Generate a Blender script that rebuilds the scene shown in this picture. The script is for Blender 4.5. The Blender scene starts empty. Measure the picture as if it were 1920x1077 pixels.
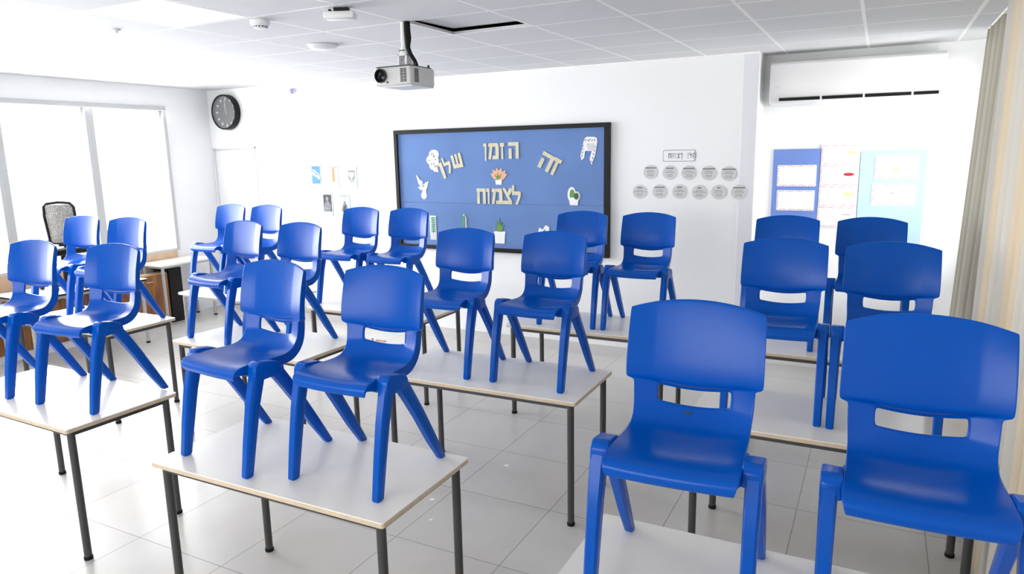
import bpy, bmesh, math, random
from mathutils import Vector, Matrix
random.seed(7)
PI = math.pi
sc = bpy.context.scene
C = sc.collection

# ------------------------------------------------------------------ camera, world, light, exposure
cam_data = bpy.data.cameras.new('camera')
cam_data.sensor_width = 36.0
cam_data.lens = 1320.24 / 1920 * 36.0
cam_data.clip_end = 200
cam = bpy.data.objects.new('camera', cam_data); C.objects.link(cam)
pitch, yaw, roll = 0.18838, 0.48026, -0.019306
fw = Vector((-math.sin(yaw)*math.cos(pitch), math.cos(yaw)*math.cos(pitch), -math.sin(pitch)))
r0 = Vector((math.cos(yaw), math.sin(yaw), 0)); u0 = r0.cross(fw)
rt = r0*math.cos(roll) + u0*math.sin(roll); up = u0*math.cos(roll) - r0*math.sin(roll)
M = Matrix(((rt.x, up.x, -fw.x), (rt.y, up.y, -fw.y), (rt.z, up.z, -fw.z))).to_4x4()
M.translation = Vector((0, 0, 2.0))
cam.matrix_world = M
sc.camera = cam

world = bpy.data.worlds.new('sky'); sc.world = world; world.use_nodes = True
bg = world.node_tree.nodes['Background']
bg.inputs[1].default_value = 3.2      # bright overcast sky above, paler ground below the horizon
_nt = world.node_tree
_tc = _nt.nodes.new('ShaderNodeTexCoord'); _sx = _nt.nodes.new('ShaderNodeSeparateXYZ'); _rp = _nt.nodes.new('ShaderNodeValToRGB')
_mr = _nt.nodes.new('ShaderNodeMapRange'); _mr.inputs[1].default_value = -.12; _mr.inputs[2].default_value = .12
_nt.links.new(_tc.outputs['Generated'], _sx.inputs[0]); _nt.links.new(_sx.outputs[2], _mr.inputs[0]); _nt.links.new(_mr.outputs[0], _rp.inputs[0])
_rp.color_ramp.elements[0].color = (.44, .435, .42, 1); _rp.color_ramp.elements[1].color = (.98, .99, 1, 1)
_nt.links.new(_rp.outputs[0], bg.inputs[0])

def area(name, loc, rot, sx, sy, power, col=(1, 1, 1)):
    l = bpy.data.lights.new(name, 'AREA'); l.shape = 'RECTANGLE'; l.size = sx; l.size_y = sy
    l.energy = power; l.color = col
    o = bpy.data.objects.new(name, l); o.location = loc; o.rotation_euler = rot; C.objects.link(o)
    return o
# daylight coming in through the left and right windows; the rear fill is added
area('daylight_left', (-8.35, 4.1, 1.75), (0, -PI/2+.42, 0), 2.0, 4.0, 400)
area('daylight_left_near', (-8.35, 1.0, 1.75), (0, -PI/2+.42, 0), 2.0, 1.9, 90)
area('daylight_right', (1.35, 4.1, 1.8), (0, PI/2, 0), 1.8, 3.6, 200)
area('daylight_right_end', (1.25, 6.2, 1.85), (0, PI/2, 0), 1.7, .9, 48)
area('rear_fill', (-3.4, -2.75, 1.75), (PI/2, 0, 0), 5.6, 1.7, 120)

sc.view_settings.view_transform = 'Standard'
sc.view_settings.look = 'None'
sc.view_settings.gamma = 1.0
sc.view_settings.use_curve_mapping = False
sc.view_settings.exposure = 0.47

# ------------------------------------------------------------------ materials
def mat(name, col, rough=0.5, metal=0.0, spec=0.5, bump=0.0, bscale=200, var=0.0, vscale=8, emit=0, coat=0, alpha=None, rvar=0.0):
    m = bpy.data.materials.new(name); m.use_nodes = True
    nt = m.node_tree; b = nt.nodes['Principled BSDF']
    b.inputs['Base Color'].default_value = (*col, 1)
    b.inputs['Roughness'].default_value = rough; b.inputs['Metallic'].default_value = metal
    b.inputs['Specular IOR Level'].default_value = spec
    b.inputs['Coat Weight'].default_value = coat
    tc = nt.nodes.new('ShaderNodeTexCoord')
    if var or rvar:
        n = nt.nodes.new('ShaderNodeTexNoise'); n.inputs['Scale'].default_value = vscale; n.inputs['Detail'].default_value = 5
        nt.links.new(tc.outputs['Object'], n.inputs['Vector'])
        if var:
            r = nt.nodes.new('ShaderNodeMapRange'); r.inputs[1].default_value = .15; r.inputs[2].default_value = .85
            r.inputs[3].default_value = 1-var; r.inputs[4].default_value = 1+var
            nt.links.new(n.outputs['Fac'], r.inputs[0])
            mx = nt.nodes.new('ShaderNodeVectorMath'); mx.operation = 'SCALE'; mx.inputs[0].default_value = col
            nt.links.new(r.outputs[0], mx.inputs['Scale']); nt.links.new(mx.outputs[0], b.inputs['Base Color'])
        if rvar:
            r2 = nt.nodes.new('ShaderNodeMapRange'); r2.inputs[1].default_value = .15; r2.inputs[2].default_value = .85
            r2.inputs[3].default_value = rough-rvar; r2.inputs[4].default_value = rough+rvar
            nt.links.new(n.outputs['Fac'], r2.inputs[0]); nt.links.new(r2.outputs[0], b.inputs['Roughness'])
    if bump:
        n2 = nt.nodes.new('ShaderNodeTexNoise'); n2.inputs['Scale'].default_value = bscale; n2.inputs['Detail'].default_value = 3
        nt.links.new(tc.outputs['Object'], n2.inputs['Vector'])
        bp = nt.nodes.new('ShaderNodeBump'); bp.inputs['Strength'].default_value = bump; bp.inputs['Distance'].default_value = .002
        nt.links.new(n2.outputs['Fac'], bp.inputs['Height']); nt.links.new(bp.outputs[0], b.inputs['Normal'])
    if emit:
        b.inputs['Emission Color'].default_value = (1, 1, 1, 1); b.inputs['Emission Strength'].default_value = emit
    return m

MAT = {}
MAT['wall'] = mat('wall_paint', (.86, .865, .87), .6, bump=.15, bscale=60)
MAT['wall_grey'] = mat('pale_grey_paint_and_shadow', (.74, .74, .78), .6)
MAT['ceiling'] = mat('ceiling_tile', (.70, .705, .715), .8, bump=.2, bscale=120)
MAT['grid'] = mat('ceiling_grid', (.90, .90, .90), .5)
MAT['dark'] = mat('dark_void', (.02, .02, .02), .9)
MAT['base'] = mat('baseboard_tile', (.62, .61, .6), .35)
MAT['frame_w'] = mat('window_frame_paint', (.50, .51, .51), .4)
MAT['chair'] = mat('blue_plastic', (.0, .081, .44), .24, spec=.19, var=.05, vscale=5, rvar=.03)
MAT['lam'] = mat('white_laminate', (.85, .825, .76), .27, var=.03, vscale=5)
MAT['edge'] = mat('beech_edge', (.60, .48, .34), .5, var=.12, vscale=30)
MAT['steel'] = mat('dark_grey_steel', (.055, .055, .055), .34, metal=.3, spec=.5, bump=.1, bscale=700)
MAT['steel_l'] = mat('light_grey_steel', (.42, .42, .40), .4, metal=.2)
MAT['rubber'] = mat('black_rubber', (.008, .008, .008), .7, spec=.2)
MAT['black'] = mat('black_plastic', (.006, .006, .006), .5, spec=.25)
MAT['white'] = mat('white_plastic', (.80, .80, .80), .35)
MAT['white_off'] = mat('projector_plastic', (.62, .62, .61), .4)
MAT['paper'] = mat('white_paper', (.85, .85, .86), .7)
MAT['paper_g'] = mat('grey_paper', (.60, .62, .61), .7, var=.06, vscale=25)
MAT['ink'] = mat('grey_ink', (.26, .28, .28), .7)
MAT['ink_d'] = mat('dark_ink', (.05, .05, .06), .7)
MAT['ink_m'] = mat('mid_grey_ink', (.2, .21, .22), .7)
MAT['letter'] = mat('gold_card', (.60, .56, .40), .6, var=.12, vscale=20)
MAT['green'] = mat('leaf_green', (.12, .28, .05), .6, var=.2, vscale=40)
MAT['green_d'] = mat('dark_leaf_green', (.02, .10, .03), .6)
MAT['green_t'] = mat('teal_green_print', (.05, .30, .20), .6, var=.2, vscale=40)
MAT['peach'] = mat('peach_print', (.70, .38, .26), .6, var=.15, vscale=50)
MAT['red'] = mat('red_print', (.45, .02, .03), .6)
MAT['pink'] = mat('pink_print', (.55, .10, .14), .6)
MAT['yellow'] = mat('yellow_print', (.85, .72, .30), .6)
MAT['tan'] = mat('tan_print', (.45, .25, .10), .6, var=.2, vscale=60)
MAT['felt'] = mat('blue_felt', (.125, .225, .48), .85, var=.08, vscale=3, bump=.3, bscale=300)
MAT['board_b'] = mat('periwinkle_board_paper', (.15, .25, .60), .7, var=.06, vscale=4)
MAT['board_c'] = mat('glare_paled_board_paper', (.42, .60, .78), .7, var=.06, vscale=3)  # blue lightened in the base colour to imitate glare from the right
MAT['sky_print'] = mat('blue_sky_print', (.02, .20, .48), .5, var=.3, vscale=14)
MAT['sleeve'] = mat('clear_plastic_sleeve', (.55, .66, .70), .25)
MAT['wood'] = mat('beech_panel', (.58, .42, .28), .45, var=.12, vscale=12)
MAT['lavender'] = mat('lavender_plastic', (.45, .43, .70), .4)
MAT['handle'] = mat('brushed_metal', (.5, .5, .5), .3, metal=.9)
MAT['door'] = mat('door_paint', (.84, .84, .84), .4)
MAT['lamp'] = mat('lamp_diffuser', (.9, .9, .9), .5, emit=1.6)
MAT['lens'] = mat('lens_glass', (.003, .003, .005), .08, spec=.25)
MAT['clock_face'] = mat('clock_face_grey', (.07, .08, .08), .25)

def clear_glass(name, refl=.08):
    m = bpy.data.materials.new(name); m.use_nodes = True; nt = m.node_tree
    nt.nodes.remove(nt.nodes['Principled BSDF'])
    t = nt.nodes.new('ShaderNodeBsdfTransparent'); g = nt.nodes.new('ShaderNodeBsdfGlossy'); g.inputs['Roughness'].default_value = .02
    mx = nt.nodes.new('ShaderNodeMixShader'); f = nt.nodes.new('ShaderNodeFresnel'); f.inputs[0].default_value = 1.5
    nt.links.new(f.outputs[0], mx.inputs[0]); nt.links.new(t.outputs[0], mx.inputs[1]); nt.links.new(g.outputs[0], mx.inputs[2])
    nt.links.new(mx.outputs[0], nt.nodes['Material Output'].inputs[0]); return m
MAT['glass'] = clear_glass('window_glass')

def floor_mat():
    m = bpy.data.materials.new('floor_tiles'); m.use_nodes = True; nt = m.node_tree; b = nt.nodes['Principled BSDF']
    tc = nt.nodes.new('ShaderNodeTexCoord'); mp = nt.nodes.new('ShaderNodeMapping')
    mp.inputs['Location'].default_value = (.29 - .002, -.335 + .0, 0)
    nt.links.new(tc.outputs['Object'], mp.inputs[0])
    br = nt.nodes.new('ShaderNodeTexBrick'); br.offset = 0; br.squash = 1
    br.inputs['Color1'].default_value = (.545, .535, .515, 1); br.inputs['Color2'].default_value = (.58, .57, .55, 1)
    br.inputs['Mortar'].default_value = (.27, .26, .24, 1); br.inputs['Scale'].default_value = 1
    br.inputs['Mortar Size'].default_value = .003; br.inputs['Mortar Smooth'].default_value = .3
    br.inputs['Brick Width'].default_value = .625; br.inputs['Row Height'].default_value = .605
    nt.links.new(mp.outputs[0], br.inputs['Vector'])
    n = nt.nodes.new('ShaderNodeTexNoise'); n.inputs['Scale'].default_value = 5; n.inputs['Detail'].default_value = 6
    nt.links.new(tc.outputs['Object'], n.inputs['Vector'])
    r = nt.nodes.new('ShaderNodeMapRange'); r.inputs[3].default_value = .93; r.inputs[4].default_value = 1.06
    nt.links.new(n.outputs['Fac'], r.inputs[0])
    v = nt.nodes.new('ShaderNodeVectorMath'); v.operation = 'SCALE'
    nt.links.new(br.outputs['Color'], v.inputs[0]); nt.links.new(r.outputs[0], v.inputs['Scale'])
    nt.links.new(v.outputs[0], b.inputs['Base Color'])
    b.inputs['Roughness'].default_value = .3; b.inputs['Specular IOR Level'].default_value = .45
    return m
MAT['floor'] = floor_mat()

def cabinet_mat():
    m = bpy.data.materials.new('orange_brown_wood'); m.use_nodes = True; nt = m.node_tree; b = nt.nodes['Principled BSDF']
    tc = nt.nodes.new('ShaderNodeTexCoord'); mp = nt.nodes.new('ShaderNodeMapping'); mp.inputs['Scale'].default_value = (3, 3, .6)
    nt.links.new(tc.outputs['Object'], mp.inputs[0])
    n = nt.nodes.new('ShaderNodeTexNoise'); n.inputs['Scale'].default_value = 4; n.inputs['Detail'].default_value = 7
    nt.links.new(mp.outputs[0], n.inputs['Vector'])
    c = nt.nodes.new('ShaderNodeValToRGB'); c.color_ramp.elements[0].position = .35; c.color_ramp.elements[1].position = .68
    c.color_ramp.elements[0].color = (.10, .018, .006, 1); c.color_ramp.elements[1].color = (.36, .15, .03, 1)
    nt.links.new(n.outputs['Fac'], c.inputs[0]); nt.links.new(c.outputs[0], b.inputs['Base Color'])
    b.inputs['Roughness'].default_value = .4; return m
MAT['cabinet'] = cabinet_mat()

def curtain_mat(name, a, bcol, period, transl=.35):
    m = bpy.data.materials.new(name); m.use_nodes = True; nt = m.node_tree; b = nt.nodes['Principled BSDF']
    uv = nt.nodes.new('ShaderNodeUVMap'); sx = nt.nodes.new('ShaderNodeSeparateXYZ'); nt.links.new(uv.outputs[0], sx.inputs[0])
    mu = nt.nodes.new('ShaderNodeMath'); mu.operation = 'MULTIPLY'; mu.inputs[1].default_value = 2*PI/period
    nt.links.new(sx.outputs[0], mu.inputs[0])
    sn = nt.nodes.new('ShaderNodeMath'); sn.operation = 'SINE'; nt.links.new(mu.outputs[0], sn.inputs[0])
    rr = nt.nodes.new('ShaderNodeMapRange'); rr.inputs[1].default_value = -.5; rr.inputs[2].default_value = .5
    nt.links.new(sn.outputs[0], rr.inputs[0])
    mx = nt.nodes.new('ShaderNodeMix'); mx.data_type = 'RGBA'; mx.inputs[6].default_value = (*a, 1); mx.inputs[7].default_value = (*bcol, 1)
    nt.links.new(rr.outputs[0], mx.inputs[0]); nt.links.new(mx.outputs[2], b.inputs['Base Color'])
    b.inputs['Roughness'].default_value = .85
    tr = nt.nodes.new('ShaderNodeBsdfTranslucent'); nt.links.new(mx.outputs[2], tr.inputs[0])
    ms = nt.nodes.new('ShaderNodeMixShader'); ms.inputs[0].default_value = transl
    nt.links.new(b.outputs[0], ms.inputs[1]); nt.links.new(tr.outputs[0], ms.inputs[2])
    nt.links.new(ms.outputs[0], nt.nodes['Material Output'].inputs[0]); return m
MAT['curtain'] = curtain_mat('beige_striped_fabric', (.61, .53, .40), (.57, .55, .50), .95, .2)
MAT['curtain_g'] = curtain_mat('grey_beige_fabric', (.30, .28, .22), (.38, .36, .30), .3, .0)

# ------------------------------------------------------------------ mesh helpers
class MB:
    def __init__(s): s.v = []; s.f = []; s.m = []
    def add(s, vs, fs, mi=0):
        o = len(s.v); s.v += [tuple(v) for v in vs]; s.f += [tuple(i+o for i in f) for f in fs]; s.m += [mi]*len(fs); return s
    def box(s, x0, x1, y0, y1, z0, z1, mi=0):
        return s.add([(x, y, z) for z in (z0, z1) for y in (y0, y1) for x in (x0, x1)],
                     [(0, 2, 3, 1), (4, 5, 7, 6), (0, 1, 5, 4), (2, 6, 7, 3), (0, 4, 6, 2), (1, 3, 7, 5)], mi)
    def prism(s, pts, axis, a, b, mi=0):
        """polygon (2-D) extruded along axis: 'y' -> pts are x,z ; 'z' -> x,y ; 'x' -> y,z"""
        def P(p, h):
            return (p[0], h, p[1]) if axis == 'y' else (p[0], p[1], h) if axis == 'z' else (h, p[0], p[1])
        ar = sum(pts[i][0]*pts[(i+1) % len(pts)][1]-pts[(i+1) % len(pts)][0]*pts[i][1] for i in range(len(pts)))
        if ar < 0: pts = pts[::-1]
        if axis == 'y': pts = pts[::-1]
        n = len(pts); lo, hi = min(a, b), max(a, b)
        vs = [P(p, lo) for p in pts]+[P(p, hi) for p in pts]
        fs = [tuple(range(n-1, -1, -1)), tuple(range(n, 2*n))]+[(i, (i+1) % n, n+(i+1) % n, n+i) for i in range(n)]
        return s.add(vs, fs, mi)
    def loft(s, secs, mi=0, cap=True):
        n = len(secs[0]); vs = [p for q in secs for p in q]; fs = []
        for k in range(len(secs)-1):
            for i in range(n):
                j = (i+1) % n; fs.append((k*n+i, k*n+j, (k+1)*n+j, (k+1)*n+i))
        if cap: fs += [tuple(range(n-1, -1, -1)), tuple((len(secs)-1)*n+i for i in range(n))]
        return s.add(vs, fs, mi)
    def tube(s, pts, r, n=10, mi=0):
        pts = [Vector(p) for p in pts]; secs = []; a = None
        for i, p in enumerate(pts):
            d = (pts[min(i+1, len(pts)-1)]-pts[max(i-1, 0)]).normalized()
            if a is None: a = d.orthogonal().normalized()
            a = (a-d*a.dot(d)).normalized(); b = d.cross(a)
            rr = r[i] if isinstance(r, (list, tuple)) else r
            secs.append([p+a*math.cos(t)*rr+b*math.sin(t)*rr for t in [2*PI*k/n for k in range(n)]])
        return s.loft(secs, mi)
    def lathe(s, prof, cen, axis='z', n=32, mi=0):
        secs = []
        for r, h in prof:
            q = []
            for k in range(n):
                t = 2*PI*k/n; c, d = math.cos(t)*max(r, 1e-4), math.sin(t)*max(r, 1e-4)
                q.append((cen[0]+c, cen[1]+d, cen[2]+h) if axis == 'z' else (cen[0]+c, cen[1]+h, cen[2]-d) if axis == 'y' else (cen[0]+h, cen[1]+c, cen[2]+d))
            secs.append(q)
        return s.loft(secs, mi)
    def build(s, name, m, parent=None, smooth=False, bevel=0, loc=None, segs=2):
        me = bpy.data.meshes.new(name); me.from_pydata(s.v, [], s.f)
        for mm in (m if isinstance(m, (list, tuple)) else [m]): me.materials.append(mm)
        me.polygons.foreach_set('material_index', s.m)
        bm = bmesh.new(); bm.from_mesh(me)
        bmesh.ops.recalc_face_normals(bm, faces=bm.faces)
        if bevel:
            bmesh.ops.bevel(bm, geom=[e for e in bm.edges if e.is_manifold and e.calc_face_angle(0) > .5], offset=bevel, segments=segs, affect='EDGES', profile=.5)
        bm.to_mesh(me); bm.free()
        if smooth:
            me.polygons.foreach_set('use_smooth', [True]*len(me.polygons))
            me.set_sharp_from_angle(angle=math.radians(38))
        o = bpy.data.objects.new(name, me); C.objects.link(o)
        if parent: o.parent = parent
        if loc: o.location = loc
        return o

def arc(c, rx, rz, a0, a1, n=10): return [(c[0]+rx*math.cos(math.radians(a0+(a1-a0)*k/n)), c[1]+rz*math.sin(math.radians(a0+(a1-a0)*k/n))) for k in range(n+1)]
def tag(o, label, cat, group=None, kind=None):
    o['label'] = label; o['category'] = cat
    if group: o['group'] = group
    if kind: o['kind'] = kind
    return o
def empty(name, loc, rz=0, label=None, cat=None, group=None):
    o = bpy.data.objects.new(name, None); o.empty_display_size = .1; o.location = loc; o.rotation_euler = (0, 0, rz); C.objects.link(o)
    if label: tag(o, label, cat, group)
    return o
def children(o): return [c for c in ALL() if c.parent == o]
def ALL(): return list(C.objects)
def copy_tree(o, parent=None):
    c = o.copy(); C.objects.link(c)
    if parent: c.parent = parent
    for k in o['_kids_'] if False else KIDS.get(o.name, []): copy_tree(k, c)
    return c
KIDS = {}
def register(root):
    allo = ALL()
    def rec(o):
        KIDS[o.name] = [c for c in allo if c.parent == o]
        for c in KIDS[o.name]: rec(c)
    rec(root)
def struct(mb, name, m, parent=None, **k):
    o = mb.build(name, m, parent, **k)
    if not parent: o['kind'] = 'structure'
    return o

# ------------------------------------------------------------------ the room
XL, XR, YB, YR, YD, YF = -8.0, 0.74, 6.483, 6.80, 6.72, -2.4
CZ = 2.80
struct(MB().box(XL-.2, XR+.2, YF-.2, 7.1, -.1, 0), 'floor', MAT['floor'])
# far wall: main part, door part on the left, recessed part on the right
struct(MB().box(-6.24, -.975, YB, 7.1, 0, 3.2), 'wall_far', MAT['wall'])
dw = MB().box(XL-.2, -7.98, YD, 7.1, 0, 3.2).box(-7.20, -6.24, YD, 7.1, 0, 3.2).box(-7.98, -7.20, YD, 7.1, 2.14, 3.2).box(-7.98, -7.20, 7.0, 7.1, 0, 2.14)
struct(dw, 'wall_door_side', MAT['wall'])
struct(MB().box(-.975, XR+.2, YR, 7.1, 0, 3.2), 'wall_far_recess', MAT['wall'])
struct(MB().box(-1.10, -.977, YB-.006, YB, .0, 2.795), 'shadow_strip', MAT['wall_grey'])  # greyer strip standing in for a soft shadow on the flat wall
struct(MB().box(-6.24, -.975, YB-.012, YB, 0, .085), 'baseboard_far', MAT['base'])
struct(MB().box(XL, -7.98, YD-.012, YD, 0, .085).box(-7.20, -6.24, YD-.012, YD, 0, .085), 'baseboard_door_side', MAT['base'])
# left wall with its row of windows
wins = [(5.11, 6.0), (4.135, 5.015), (3.16, 4.04), (2.18, 3.065), (1.2, 2.085), (.22, 1.105)]
lw = MB().box(XL-.2, XL, YF-.2, 7.1, 0, .85).box(XL-.2, XL, YF-.2, 7.1, 2.65, 3.2).box(XL-.2, XL, 6.05, 7.1, .85, 2.65).box(XL-.2, XL, YF-.2, .17, .85, 2.65)
struct(lw, 'wall_left', MAT['wall'])
for i, (a, b) in enumerate(wins):
    f = MB().box(XL-.06, XL+.03, a-.047, a, .88, 2.595).box(XL-.06, XL+.03, b, b+.047, .88, 2.595)
    f.box(XL-.06, XL+.03, a-.047, b+.047, 2.595, 2.65).box(XL-.06, XL+.03, a-.047, b+.047, .85, .88)
    fo = struct(f, 'window_%d' % (i+1), MAT['frame_w'])
    MB().box(XL-.03, XL-.024, a, b, .88, 2.595).build('window_glass', MAT['glass'], fo)
struct(MB().box(XL, XL+.035, 2.0, 6.0, .69, .85), 'trim_2', MAT['wood'])
# right wall with the window behind the curtain
rw = MB().box(XR, XR+.2, YF-.2, 7.1, 0, .9).box(XR, XR+.2, YF-.2, 7.1, 2.62, 3.2).box(XR, XR+.2, 6.76, 7.1, .9, 2.62).box(XR, XR+.2, YF-.2, 2.5, .9, 2.62)
struct(rw, 'wall_right', MAT['wall'])
f = MB().box(XR+.02, XR+.1, 2.5, 2.56, .96, 2.56).box(XR+.02, XR+.1, 6.70, 6.76, .96, 2.56).box(XR+.02, XR+.1, 4.57, 4.63, .96, 2.56).box(XR+.02, XR+.1, 2.5, 6.76, 2.56, 2.62).box(XR+.02, XR+.1, 2.5, 6.76, .9, .96)
fo = struct(f, 'window_7', MAT['frame_w']); MB().box(XR+.05, XR+.056, 2.56, 6.70, .96, 2.56).build('window_glass', MAT['glass'], fo)
# rear wall with an unseen window, added to light the camera side
rr = MB().box(XL-.2, XR+.2, YF-.2, YF, 0, .9).box(XL-.2, XR+.2, YF-.2, YF, 2.6, 3.2).box(XL-.2, -6.2, YF-.2, YF, .9, 2.6).box(-.6, XR+.2, YF-.2, YF, .9, 2.6)
struct(rr, 'wall_rear', MAT['wall'])
f = MB()
for x in (-6.2, -4.8, -3.43, -2.06, -.66): f.box(x, x+.06, YF-.12, YF-.04, .96, 2.54)
f.box(-6.2, -.6, YF-.12, YF-.04, .9, .96).box(-6.2, -.6, YF-.12, YF-.04, 2.54, 2.6)
fo = struct(f, 'window_8', MAT['frame_w']); MB().box(-6.2, -.6, YF-.09, YF-.084, .92, 2.58).build('window_glass', MAT['glass'], fo)
# ceiling: suspended tiles up to X=-6.27, plaster beyond, one tile out of place
HX0, HX1, HY0, HY1 = -2.66, -2.05, 3.73, 4.31
AX = -6.27
cl = MB().box(AX, HX0, YF, 7.0, CZ, CZ+.02).box(HX1, XR, YF, 7.0, CZ, CZ+.02).box(HX0, HX1, YF, HY0, CZ, CZ+.02).box(HX0, HX1, HY1, 7.0, CZ, CZ+.02)
cl.box(XL, AX, YF, YD, 2.885, 2.905).box(AX-.015, AX, YF, YD, CZ-.0, 2.9)
cl.box(XL-.2, XR+.2, YF-.2, 7.1, 3.2, 3.3)
struct(cl, 'ceiling', MAT['ceiling'])
struct(MB().box(HX0-.3, HX1+.3, HY0-.3, HY1+.5, 3.15, 3.19), 'void_dark_sheet', MAT['dark'])  # near-black sheet painting the darkness of the void above the lifted tile
g = MB(); x = HX0
xs = [HX0-.63*k for k in range(1, 6)]+[HX0]+[HX1+.63*k for k in range(0, 5)]
ys = [HY0-.6*k for k in range(0, 10)]+[HY1+.6*k for k in range(0, 4)]
for x in xs: g.box(x-.011, x+.011, YF, YB if x < -1 else YR, CZ-.0005, CZ+.001)
for y in ys: g.box(AX, XR, y-.011, y+.011, CZ-.0003, CZ+.001)
g.box(AX, -.975, YB-.02, YB, CZ-.012, CZ)
struct(g, 'trim_4', MAT['grid'])
t = MB().box(-.297, .297, -.283, .283, 0, .015)
o = t.build('ceiling_tile', MAT['ceiling'], bevel=.002, loc=((HX0+HX1)/2-.004, (HY0+HY1)/2-.004, CZ+.032)); o.rotation_euler = (math.radians(1.5), 0, math.radians(-.6))
tag(o, 'lifted white ceiling tile sitting askew over a dark gap behind the projector', 'ceiling tile')
# door in the far left corner
d = struct(MB().box(-7.965, -7.215, YD+.02, YD+.06, .01, 2.12), 'door_1', MAT['door'], bevel=.003)
MB().box(-7.98, -7.965, YD-.01, YD+.08, 0, 2.14).box(-7.215, -7.20, YD-.01, YD+.08, 0, 2.14).box(-7.98, -7.20, YD-.01, YD+.08, 2.12, 2.14).build('door_frame', MAT['wall_grey'], d)
h = MB().lathe([(.026, 0), (.026, -.008)], (-7.30, YD+.02, 1.06), 'y', 16).tube([(-7.30, YD+.015, 1.06), (-7.30, YD-.04, 1.06), (-7.41, YD-.045, 1.06)], .009)
h.build('door_handle', MAT['handle'], d, smooth=True)

# ------------------------------------------------------------------ ceiling fixtures
def lamp(x0, x1, y0, y1, label):
    cx, cy = (x0+x1)/2, (y0+y1)/2; hx, hy = (x1-x0)/2-.012, (y1-y0)/2-.012
    r = empty('ceiling_light', (cx, cy, CZ-.0015), 0, label, 'ceiling light', 'square lamps set in the ceiling grid')
    MB().box(-hx, hx, -hy, -hy+.02, 0, .0015).box(-hx, hx, hy-.02, hy, 0, .0015).box(-hx, -hx+.02, -hy+.02, hy-.02, 0, .0015).box(hx-.02, hx, -hy+.02, hy-.02, 0, .0015).build('frame', MAT['grid'], r)
    MB().box(-hx+.02, hx-.02, -hy+.02, hy-.02, .0004, .0014).build('diffuser', MAT['lamp'], r)
lamp(-5.81, -5.18, 2.53, 3.13, 'lit square ceiling panel near the window wall at the left edge of the photo')
lamp(-3.92, -3.29, 2.53, 3.13, 'lit square ceiling panel between the smoke detector and the top edge of the photo')

r = empty('smoke_detector', (-3.33, 3.225, CZ), 0, 'round white smoke detector on the ceiling left of the projector', 'smoke detector')
MB().lathe([(.0, 0), (.055, 0), (.055, -.022), (.046, -.032), (.0, -.032)], (0, 0, -.001), n=32).build('base', MAT['white'], r, smooth=True)
MB().lathe([(.0, -.046), (.036, -.046), (.041, -.043), (.041, -.032), (0, -.032)], (0, 0, -.001), n=32).build('sensor_head', MAT['white'], r, smooth=True)
v = MB()
for k in range(14):
    a = 2*PI*k/14
    v.add([(math.cos(a+s)*.0425, math.sin(a+s)*.0425, z) for z in (-.042, -.035) for s in (-.12, .12)], [(0, 1, 3, 2)])
v.build('vent_slots', MAT['black'], r)

r = empty('wireless_access_box', (-2.70, 3.2, CZ-.0), math.radians(25), 'flat white box with dark bracket on the ceiling above the projector, by the top edge', 'sensor')
MB().box(-.085, .085, -.045, .045, -.062, -.022).build('housing', MAT['white'], r, bevel=.012, smooth=True)
MB().box(-.03, .05, -.02, .02, -.024, -.001).box(-.055, -.045, -.03, .0, -.05, -.01).build('bracket', MAT['black'], r)

r = empty('ceiling_speaker', (-3.68, 4.15, CZ), 0, 'flat round white disc on the ceiling left of the projector, lower than the smoke detector', 'ceiling speaker')
MB().lathe([(0, -.001), (.105, -.001), (.105, -.012), (.085, -.028), (0, -.034)], (0, 0, 0), n=48).build('cover', MAT['white'], r, smooth=True)
MB().lathe([(.092, -.0005), (.112, -.0005), (.112, -.004), (.092, -.004)], (0, 0, 0), n=48).build('rim', MAT['frame_w'], r, smooth=True)
o = MB().lathe([(0, 0), (.028, 0), (.026, -.006), (.012, -.01), (.012, -.022), (.02, -.024), (0, -.026)], (-4.28, 2.96, CZ-.0005), n=24).build('sprinkler_head', MAT['white'], smooth=True)
tag(o, 'tiny round sprinkler nub in the grey ceiling tile at the upper left', 'sprinkler')
o = MB().box(-6.285, -6.235, 6.43, 6.475, 2.735, 2.79).build('corner_sensor', MAT['lavender'], bevel=.006, loc=(0, 0, 0))
tag(o, 'tiny lavender box where the far wall meets the ceiling, above the small picture cards', 'sensor')

# ------------------------------------------------------------------ projector
PX, PY = -2.665, 3.74
r = empty('projector', (PX, PY, CZ), 0, 'white projector with a black lens hanging from the ceiling on a pole', 'projector')
body = MB().prism([(-.135, -.14), (.135, -.14), (.142, .10), (.12, .14), (-.12, .14), (-.142, .10)], 'z', -.385, -.275)
body.build('body', MAT['white_off'], r, bevel=.014, smooth=True, segs=3)
MB().box(-.10, .13, -.12, .12, -.392, -.38).build('bottom_panel', MAT['white'], r, bevel=.005)
MB().box(-.13, .12, -.125, .11, -.276, -.268).build('top_plate', MAT['steel'], r, bevel=.003)
l = MB().lathe([(.0, -.142), (.036, -.142), (.042, -.150), (.042, -.158), (.036, -.158), (.033, -.146), (0, -.146)], (-.078, 0, -.325), 'y', 32).build('lens_ring', MAT['black'], r, smooth=True)
MB().lathe([(0, -.151), (.018, -.150), (.034, -.145), (0, -.1455)], (-.078, 0, -.325), 'y', 32).build('lens', MAT['lens'], l, smooth=True)
v = MB()
for c in range(2):
    for k in range(9): v.box(.062+c*.024, .082+c*.024, -.1425, -.139, -.367+k*.009, -.362+k*.009)
for k in range(9): v.box(.1355, .1395, -.10+0*k, -.06, -.367+k*.009, -.362+k*.009)
v.build('vent_slots', MAT['black'], r)
MB().lathe([(0, -.143), (.006, -.143), (.006, -.139), (0, -.139)], (-.036, 0, -.365), 'y', 12).lathe([(0, 0), (.007, 0), (.007, .006), (0, .006)], (-.144, -.08, -.30), 'x', 12).build('sensor_dot', MAT['black'], r)
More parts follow.
